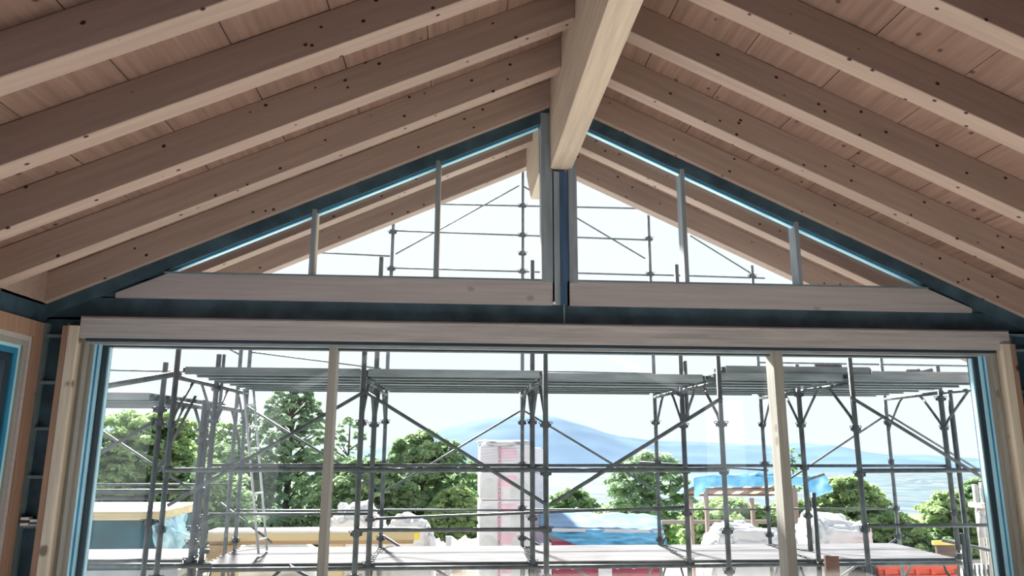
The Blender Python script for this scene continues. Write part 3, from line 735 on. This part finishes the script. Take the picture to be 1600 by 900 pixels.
sheet('tarpaulin_top', [TS @ Vector((-.15, VL+.1, .15)), TS @ Vector((UL+.2, VL+.1, .15)), TS @ Vector((UL+.15, -.12, .17)), TS @ Vector((-.12, -.12, .17))], .02, m_tb, st, 2, 30, 10, .05)
sheet('tarpaulin_front', [P(1090, 745, -.12), P(1275, 744, -.12), P(1258, 758, -.16), P(1100, 762, -.16)], .02, m_tb, st, 5, 30, 5, .05)
sheet('hanging_end', [P(1084, 746, -.1), P(1106, 744, -.15), P(1101, 768, -.2), P(1085, 779, -.15)], .02, m_tb, st, 6, 8, 8, .06)
sheet('hanging_end', [P(1266, 748, -.1), P(1288, 742, .1), P(1302, 768, .1), P(1268, 779, -.15)], .02, m_tb, st, 7, 10, 8, .05)
b = MB(); b.tube(P(1262, 750, -.2), P(1288, 741, -.2), .025, 6); b.obj('weight_pipe', m_tube, st)

# red skip at the bottom right
m_skip = M('orange red skip paint', (.62, .10, .06), .5, 0, .15, 3, .05)
Yk = 12.2
sk = thing('skip', 'orange red steel skip under the lower deck at bottom right', 'skip', (at(1430, 900, Yk).x, Yk+.8, GZ))
x0, x1 = at(1372, 884, Yk).x, at(1490, 884, Yk).x; zt_ = at(1430, 880, Yk).z
b = MB(); b.box(x0, x1, Yk, Yk+.05, GZ+.1, zt_); b.box(x0, x1, Yk+1.5, Yk+1.55, GZ+.1, zt_); b.box(x0, x0+.05, Yk+.05, Yk+1.5, GZ+.1, zt_); b.box(x1-.05, x1, Yk+.05, Yk+1.5, GZ+.1, zt_); b.box(x0+.05, x1-.05, Yk+.05, Yk+1.5, GZ+.1, GZ+.16)
b.obj('skip_body', m_skip, sk)
MB().box(x0-.03, x1+.03, Yk-.04, Yk, zt_-.09, zt_).obj('rim', m_skip, sk)
for k in range(5):
    xx = x0+.12+k*(x1-x0-.24)/4; MB().box(xx-.03, xx+.03, Yk-.03, Yk, GZ+.1, zt_-.09).obj('rib', m_skip, sk)
MB().box(x0-.02, x1+.02, Yk-.045, Yk, zt_-.22, zt_-.18).obj('rib', m_skip, sk)
o = MB().tube((x0-.32, Yk+.1, zt_-.35), (x0-.1, Yk+.1, zt_-.35), .3, 20).obj('tyre', M('black rubber', (.03, .03, .035), .8)); tag(o, 'dark round tyre beside the left end of the red skip', 'tyre')

# bundle of pale pipes and shelf at the right edge
pb = thing('pipe_rack', 'rack of pale vertical pipes at the right edge of the big window', 'rack', (at(1530, 800, 13).x, 13.2, GZ))
for px_, top, r in ((1523, 757, .05), (1533, 754, .04), (1541, 760, .05), (1549, 770, .05)):
    q_ = at(px_, top, 13); MB().tube((q_.x, 13, GZ), (q_.x, 13, q_.z), r, 10).obj('pipe', M('pale pipe', (.5, .5, .48), .6), pb, smooth=True)
q_ = at(1524, 786, 12.9); MB().box(q_.x, q_.x+.4, 12.75, 13.1, q_.z-.08, q_.z).obj('shelf', m_pall, pb)
for k in range(2):
    q_ = at(1532+k*8, 812, 12.85); MB().path([q_+Vector((.15, 0, .25)), q_+Vector((.02, 0, .08)), q_+Vector((0, 0, -.3))], .06, 10).obj('bent_pipe', M('grey pipe', (.42, .45, .47), .5), pb, smooth=True)
for k in range(5):
    q_ = at(1515+k*7, 882, 12.5); MB().tube((q_.x, 12.5, GZ), (q_.x, 12.5, q_.z), .022, 8).obj('pipe', m_tube2, pb, smooth=True)
q_ = at(1487, 847, 13.5)
o = MB().box(q_.x-.35, q_.x+.25, 13.5, 13.56, q_.z-.05, q_.z+.02).obj('yellow_beam', M('yellow formwork beam', (.75, .6, .15))); tag(o, 'short yellow formwork beam lying behind the right uprights', 'beam')
b = MB().tube(at(1472, 844, 13.2), at(1548, 860, 12.6), .03, 8); o = b.obj('long_pole', m_tube2); tag(o, 'grey pole leaning across the right end of the lower deck', 'pole')
b = MB().box(q_.x-.30, q_.x+.1, 13.5, 13.56, GZ, q_.z-.05); o = b.obj('support_block', m_pal); tag(o, 'brown timber block carrying the yellow beam', 'block')

# white offcuts, lumber and rubble below the deck
m_lum = [wood('brown offcut', (.42, .30, .22), (.15, .1, .08), 'x'), wood('pale offcut', (.66, .56, .44), (.3, .2, .1), 'x'), wood('grey offcut', (.45, .42, .38), (.2, .15, .1), 'x')]
lum0 = MB().box(-.7, .7, -.06, .06, 0, .035).obj('timber_offcut', m_lum[0])
G_ = 'offcut boards below the lower deck'
oxs = sorted(R.uniform(330, 560) for _ in range(12))
for k in range(12):
    if k == 0: o = lum0
    else: o = dup(lum0)
    tone = k % 3
    if k == 1: o.data = o.data.copy(); o.data.materials[0] = m_lum[1]; d1_ = o.data
    if k == 2: o.data = o.data.copy(); o.data.materials[0] = m_lum[2]; d2_ = o.data
    if k > 2: o.data = [lum0.data, d1_, d2_][tone]
    Y_ = 13.3+R.uniform(0, 2.0); q_ = at(oxs[k], 890, Y_)
    o.location = (q_.x, Y_, GZ+.50+.037*((k*5) % 9)); o.rotation_euler = (R.uniform(-.03, .03), R.uniform(-.04, .04), R.uniform(-.35, .35))
    tag(o, f"{['leftmost', 'second', 'third', 'rightmost'][k//3]} {['brown', 'pale', 'grey'][tone]} timber offcut of the loose heap, counted from the left", 'board', G_)
o = lump('soil_heap', (at(440, 890, 14.6).x, 14.6, GZ+.05), (4.4, 3.2, 1.2), m_ground, 21, None, .05, sub=4, sq=.9); tag(o, 'low heap of stony soil under the loose offcut boards', 'soil')
# rubble: uncountable stones
def rubble(name, pxr, Yr, n, seed, zc, label):
    r_ = random.Random(seed); b = MB()
    for k in range(n):
        px_ = r_.uniform(*pxr); Y_ = r_.uniform(*Yr); q_ = at(px_, 890, Y_); s_ = r_.uniform(.04, .13)
        T = Matrix.Translation((q_.x, Y_, zc+r_.uniform(-.1, .12))) @ Euler((r_.uniform(0, 3), r_.uniform(0, 3), r_.uniform(0, 3))).to_matrix().to_4x4()
        b.box(-s_, s_, -s_*.7, s_*.7, -s_*.5, s_*.5, T)
    o = b.obj(name, M('pale rubble', (.68, .63, .58), .9, 0, .3, 3, .2), kind='stuff'); o['label'] = label; o['category'] = 'rubble'
    return o
rubble('rubble', (560, 870), (14.6, 17.5), 700, 5, GZ+.62, 'pale broken stones heaped below the lower deck in the middle')
o = lump('rubble_mound', (at(720, 890, 16).x, 16.1, GZ+.02), (5.0, 3.4, 1.15), m_ground, 31, None, .05, sub=4, sq=.9); tag(o, 'earth mound beneath the pale broken stones', 'soil')
rubble('rubble', (100, 330), (13.0, 16), 350, 6, GZ+.52, 'pale broken stones behind the left scaffold wing')
o = lump('rubble_mound', (at(215, 890, 14.5).x, 14.5, GZ-.02), (3.6, 3.4, 1.0), m_ground, 33, None, .05, sub=4, sq=.9); tag(o, 'earth mound beneath the stones at far left', 'soil')
o = MB().box(at(240, 880, 12.6).x-1.6, at(240, 880, 12.6).x+.9, 12.5, 13.0, GZ+.75, GZ+.85).obj('white_slab', M('white slab', (.78, .77, .76))); tag(o, 'white flat slab lying below the blue wrapped stack', 'slab')
o = MB().box(at(240, 880, 12.6).x-1.2, at(240, 880, 12.6).x+.7, 12.55, 12.95, GZ, GZ+.75).obj('slab_support', m_grey); tag(o, 'grey block carrying the white slab at far left', 'block')
q_ = at(701, 838, 13.5); o = MB().box(q_.x-.05, q_.x+.05, 13.5, 13.56, GZ, q_.z).obj('marker_stake', m_grey); tag(o, 'short pale stake standing left of the tall white pallet', 'stake')

# ------------------------------------------------------------------ land beyond
def grid(name, xs, ys, fz, mat, kind='structure'):
    nx, ny = len(xs), len(ys)
    vs = [(x, y, fz(x, y)) for y in ys for x in xs]
    fs = [(j*nx+i, j*nx+i+1, (j+1)*nx+i+1, (j+1)*nx+i) for j in range(ny-1) for i in range(nx-1)]
    me = bpy.data.meshes.new(name); me.from_pydata(vs, [], fs); me.materials.append(mat)
    me.polygons.foreach_set('use_smooth', [True]*len(fs))
    o = bpy.data.objects.new(name, me); C.objects.link(o); o['kind'] = kind
    return o
from mathutils import noise as NZ
m_slope = M('grassy slope', (.10, .19, .05), .9, 0, .35, .35, 0, col2=(.17, .28, .08))
def fslope(x, y):
    t_ = min(1, max(0, (y-19)/1500)); return GZ - .02 - 138.7*(t_**.75) + (NZ.noise(Vector((x/40, y/40, 0)))*2.5*min(1, (y-19)/40))
grid('hillside', list(np.linspace(-60, 60, 30))and list(np.linspace(-900, 1500, 70)), [19+1500*(i/40)**2.5 for i in range(41)], fslope, m_slope)
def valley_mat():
    m = M('valley woods and fields with painted haze', (.034, .068, .098), .95, 0, .25, .012, 0, col2=(.052, .092, .115)); n = m.node_tree; l = n.links.new; p = n.nodes['Principled BSDF']  # blue of the distance haze is mixed into the land colours
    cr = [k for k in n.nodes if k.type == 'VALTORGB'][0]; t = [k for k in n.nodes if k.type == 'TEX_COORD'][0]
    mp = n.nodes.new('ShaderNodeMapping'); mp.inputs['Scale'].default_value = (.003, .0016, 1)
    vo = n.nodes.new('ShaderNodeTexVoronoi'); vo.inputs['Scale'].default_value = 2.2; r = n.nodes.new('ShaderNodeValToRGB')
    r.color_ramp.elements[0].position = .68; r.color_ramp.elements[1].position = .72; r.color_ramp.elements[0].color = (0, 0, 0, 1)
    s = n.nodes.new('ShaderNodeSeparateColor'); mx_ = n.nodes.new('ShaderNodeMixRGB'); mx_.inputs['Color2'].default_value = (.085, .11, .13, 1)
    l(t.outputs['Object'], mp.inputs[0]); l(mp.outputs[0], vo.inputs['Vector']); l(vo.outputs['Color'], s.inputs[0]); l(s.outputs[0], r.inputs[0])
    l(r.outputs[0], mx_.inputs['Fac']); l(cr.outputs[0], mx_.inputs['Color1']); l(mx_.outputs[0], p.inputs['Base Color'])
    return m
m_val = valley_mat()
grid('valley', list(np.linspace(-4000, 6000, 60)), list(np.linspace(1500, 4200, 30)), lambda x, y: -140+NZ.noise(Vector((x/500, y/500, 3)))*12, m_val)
ridge = [(-300, 700), (60, 665), (150, 648), (230, 655), (330, 690), (450, 712), (600, 700), (700, 668), (770, 654), (830, 648), (861, 651), (905, 664), (940, 677), (1000, 688), (1060, 690), (1110, 692), (1200, 698), (1245, 692), (1275, 696), (1335, 709), (1380, 712), (1430, 710), (1480, 716), (1560, 722), (1900, 735)]
YH = 5200
RX = [at(x, y, YH).x for x, y in ridge]; RZ = [at(x, y, YH).z for x, y in ridge]
def fmount(x, y):
    rz = float(np.interp(x, RX, RZ)); t_ = (y-3600)/(YH-3600)
    e = (math.sin(min(1, t_)*math.pi/2))**1.2 if t_ < 1 else max(0, 1-(t_-1)*.6)
    rel = NZ.fractal(Vector((x/420, y/420, 0)), 1.0, 2.0, 4)*22*min(1, t_*1.5)*(1-.8*max(0, 1-abs(t_-1)*3))
    return -145 + (rz+145)*e + rel + NZ.noise(Vector((x/60, y/300, 1)))*2.5
m_mtn = M('wooded mountain with painted haze', (.088, .145, .228), .95, 0, .05, .0022, 0, col2=(.10, .16, .245), spec=.02)  # aerial haze is put into the pale blue base colour
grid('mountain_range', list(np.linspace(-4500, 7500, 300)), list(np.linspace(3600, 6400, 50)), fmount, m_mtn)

# ------------------------------------------------------------------ trees
def leaf_mat(name, c1, c2):
    m = bpy.data.materials.new(name); m.use_nodes = True; n = m.node_tree; n.nodes.clear(); l = n.links.new
    o = n.nodes.new('ShaderNodeOutputMaterial'); d = n.nodes.new('ShaderNodeBsdfDiffuse'); t = n.nodes.new('ShaderNodeBsdfTranslucent'); x = n.nodes.new('ShaderNodeMixShader'); x.inputs[0].default_value = .58
    tc_ = n.nodes.new('ShaderNodeTexCoord'); no = n.nodes.new('ShaderNodeTexNoise'); no.inputs['Scale'].default_value = 1.1; no.inputs['Detail'].default_value = 6
    r = n.nodes.new('ShaderNodeValToRGB'); r.color_ramp.elements[0].position = .35; r.color_ramp.elements[1].position = .65; r.color_ramp.elements[0].color = (*c1, 1); r.color_ramp.elements[1].color = (*c2, 1)
    l(tc_.outputs['Object'], no.inputs['Vector']); l(no.outputs['Fac'], r.inputs[0]); l(r.outputs[0], d.inputs[0]); l(r.outputs[0], t.inputs[0]); l(d.outputs[0], x.inputs[1]); l(t.outputs[0], x.inputs[2]); l(x.outputs[0], o.inputs[0])
    return m
LM = {'bright': leaf_mat('bright leaves', (.24, .36, .16), (.52, .66, .36)), 'mid': leaf_mat('mid green leaves', (.19, .31, .17), (.44, .57, .35)),
      'cool': leaf_mat('cool green leaves', (.30, .42, .30), (.52, .64, .47)), 'dark': leaf_mat('dark green leaves', (.10, .19, .10), (.25, .38, .20))}
m_bark = M('grey brown bark', (.10, .08, .065), .9, 0, .3, 6, .3)
def foliage(centres, radii, n, size, seed, flat=.75):
    """n small leaf sprays on tiered clumps -> (verts, faces)"""
    g = np.random.default_rng(seed); k = g.choice(len(centres), n, p=radii**2/np.sum(radii**2))
    d = g.normal(size=(n, 3)); d /= np.linalg.norm(d, axis=1)[:, None]; d[:, 2] = np.where(d[:, 2] < -.2, -d[:, 2]*.6, d[:, 2])
    rr = radii[k]*(.55+.5*g.random(n)**.6)
    c = centres[k] + d*rr[:, None]*np.array([1, 1, flat])
    c[:, 2] -= .25*radii[k]*(rr/radii[k])**2*np.abs(d[:, 0])
    nr = d*.5 + np.array([0, 0, .9]) + g.normal(size=(n, 3))*.5; nr /= np.linalg.norm(nr, axis=1)[:, None]
    a = np.cross(nr, g.normal(size=(n, 3))); a /= np.linalg.norm(a, axis=1)[:, None]; b_ = np.cross(nr, a)
    s_ = size*(.6+.8*g.random(n))[:, None]
    v = np.stack([c-a*s_, c-b_*s_*.45, c+a*s_, c+b_*s_*.45], 1).reshape(-1, 3)
    return v, np.arange(4*n).reshape(-1, 4)
def mesh_np(name, v, f, mat, parent, kind=None):
    me = bpy.data.meshes.new(name); me.vertices.add(len(v)); me.vertices.foreach_set('co', v.astype(np.float32).ravel())
    me.loops.add(f.size); me.polygons.add(len(f)); me.loops.foreach_set('vertex_index', f.astype(np.int32).ravel())
    me.polygons.foreach_set('loop_start', np.arange(0, f.size, 4, dtype=np.int32)); me.polygons.foreach_set('loop_total', np.full(len(f), 4, dtype=np.int32))
    me.update(calc_edges=True); me.materials.append(mat)
    o = bpy.data.objects.new(name, me); C.objects.link(o); o.parent = parent; o.location = (0, 0, 0)
    if kind: o['kind'] = kind
    return o
def tree(px, ptop, pbot, halfw, Y, label, seed, kind='mid', n=9000, name='broadleaf_tree', shape='round', leaf=.10, density=1.0, group=None, nc=70):
    s_ = Y/FPX; top = at(px, ptop, Y); bot = at(px, pbot, Y)
    zb_ = fslope(top.x, Y) if Y > 19 else GZ
    zb_ = min(zb_, bot.z)
    H = top.z-bot.z; Rr = halfw*s_
    t = thing(name, label, 'tree', (top.x, Y, zb_), group)
    g = np.random.default_rng(seed); org = np.array([top.x, Y, zb_])
    cs, rs = [], []
    nc = int(nc*4.5)
    for i in range(nc):
        u = g.random()
        if shape == 'cone': hz = u; rad_ = Rr*(1-hz)**.45*(.15+.85*g.random()**.5); 
        elif shape == 'column': hz = u; rad_ = Rr*min(1, (1-hz)*2.2)**.6*g.random()**.5
        else:
            hz = u; env = math.sqrt(max(.02, 1-(abs(hz-.42)/.60)**2)); rad_ = Rr*env*(g.random()**.45)*(1+.22*g.random()**3)
        th = g.random()*2*math.pi
        cs.append([rad_*math.cos(th), rad_*.8*math.sin(th), bot.z-zb_+H*(.04+.90*hz)])
        rs.append(Rr*(.07+.11*g.random())*(1.0 if shape == 'round' else .8*(1.15-hz*.7)))
    cs = np.array(cs); rs = np.array(rs)
    v, f = foliage(cs, rs, int(n*density*2.4), leaf*.8, seed)
    mesh_np('foliage', v, f, LM[kind], t, 'stuff')
    b = MB(); tr_ = max(.05, .02*H); b.tube((0, 0, 0), (0, 0, bot.z-zb_+H*.55), tr_*1.3, 7, tr_*.6); b.tube((0, 0, bot.z-zb_+H*.55), (0, 0, bot.z-zb_+H*.93), tr_*.6, 6, tr_*.15)
    o = b.obj('trunk', m_bark, t); o.location = (0, 0, 0)
    b = MB()
    for i in range(0, len(cs), 7):
        c = Vector(cs[i]); h = max(0, c.z-.35*Rr*.8); b.tube((0, 0, h), tuple(c), tr_*.35, 5, tr_*.1)
    o = b.obj('branches', m_bark, t); o.location = (0, 0, 0)
    return t
tree(225, 640, 850, 105, 21, 'large bright green broadleaf tree behind the left scaffold wing', 1, 'bright', 26000, nc=90)
tree(140, 668, 850, 70, 19.5, 'bright green tree at the far left edge of the big window', 2, 'bright', 14000)
tree(355, 690, 870, 70, 24, 'darker green tree behind the aluminium ladder', 3, 'mid', 14000)
tree(310, 725, 880, 90, 20, 'low green tree between the left scaffold uprights', 4, 'mid', 12000)
tree(462, 566, 880, 88, 25, 'tall feathery pale green tree left of the left mullion', 5, 'cool', 26000, shape='cone', name='birch_tree', nc=120)
tree(395, 618, 860, 38, 26, 'slender pale green tree just right of the ladder top', 6, 'cool', 8000, shape='column', name='birch_tree')
tree(548, 640, 850, 62, 30, 'thinly leaved tree seen right of the left mullion', 7, 'cool', 5000, shape='column', nc=40)
tree(565, 712, 880, 72, 22, 'bushy green tree behind the bag with the tied neck', 8, 'mid', 12000)
tree(662, 668, 870, 78, 23, 'broad green tree with layered crown right of the left scaffold uprights', 9, 'mid', 22000, nc=80)
tree(715, 758, 880, 48, 21, 'bright green bush left of the tall white pallet', 10, 'bright', 9000, name='bush')
tree(735, 735, 870, 34, 60, 'distant dark wooded knoll left of the tall white pallet', 11, 'cool', 5000, leaf=.25)
tree(895, 762, 850, 45, 34, 'small distant bush above the blue tarpaulin', 12, 'mid', 5000, name='bush', leaf=.14)
tree(1015, 700, 845, 66, 26, 'round crowned open tree with dark branches right of centre', 13, 'cool', 11000, nc=70)
tree(985, 790, 860, 75, 30, 'dense low hedge tree below the open crowned tree', 14, 'mid', 9000, leaf=.12)
tree(1140, 778, 880, 75, 20, 'bright green bush under the shelter roof', 15, 'bright', 14000, name='bush')
tree(1237, 778, 880, 50, 21, 'bright green bush behind the right mullion', 16, 'bright', 9000, name='bush')
tree(1236, 695, 790, 22, 40, 'thin bare topped tree right of the right mullion', 17, 'mid', 500, leaf=.12, nc=16)
tree(1320, 742, 880, 68, 20.5, 'large bright green shrubby tree behind the crumpled white bag', 18, 'bright', 18000)
tree(1385, 800, 890, 55, 19.5, 'low bright green bush right of the crumpled white bag', 19, 'bright', 10000, name='bush')
tree(1478, 764, 890, 48, 20, 'green bush behind the right scaffold uprights', 20, 'bright', 12000, name='bush')
tree(1527, 742, 880, 34, 21, 'green tree at the right edge of the big window', 21, 'mid', 8000)
tree(1440, 835, 900, 70, 19.6, 'low dark green bush above the red skip', 22, 'mid', 8000, name='bush')
tree(1620, 740, 880, 60, 22, 'green tree beyond the right edge of the big window', 23, 'mid', 6000)
tree(1465, 805, 890, 40, 24, 'dark green tree in the gap left of the right uprights', 24, 'dark', 8000)
tree(420, 770, 890, 110, 27, 'dark green thicket low behind the ladder', 25, 'dark', 14000, name='bush')
tree(620, 780, 890, 90, 26, 'dark green thicket low behind the white bags', 26, 'dark', 12000, name='bush')
tree(60, 700, 880, 80, 24, 'green tree beyond the left edge of the big window', 27, 'mid', 6000)
tree(1100, 800, 870, 90, 38, 'distant green trees behind the shelter posts', 28, 'mid', 7000, leaf=.16)
tree(910, 810, 880, 60, 24, 'dense green bush behind the blue tarpaulin', 29, 'mid', 6000, name='bush')

for i_, (px_, pt, hw, Y_, kd, sd_) in enumerate([(290, 668, 60, 28, 'mid', 41), (350, 652, 50, 30, 'bright', 42), (430, 700, 60, 32, 'mid', 43), (515, 700, 60, 33, 'cool', 44), (600, 715, 60, 31, 'mid', 45), (690, 735, 50, 30, 'mid', 46), (180, 720, 80, 26, 'mid', 47), (1290, 780, 60, 26, 'mid', 48), (1420, 820, 60, 27, 'mid', 49), (1180, 800, 60, 28, 'cool', 50)]):
    tree(px_, pt, 880, hw, Y_, 'tree of the back row, '+['behind the left scaffold wing', 'left of the ladder', 'behind the feathery tree', 'behind the left mullion', 'behind the layered tree', 'left of the white pallet', 'at far left behind the bright tree', 'behind the crumpled bag', 'above the skip', 'behind the shelter'][i_], sd_, kd, 9000, nc=60)
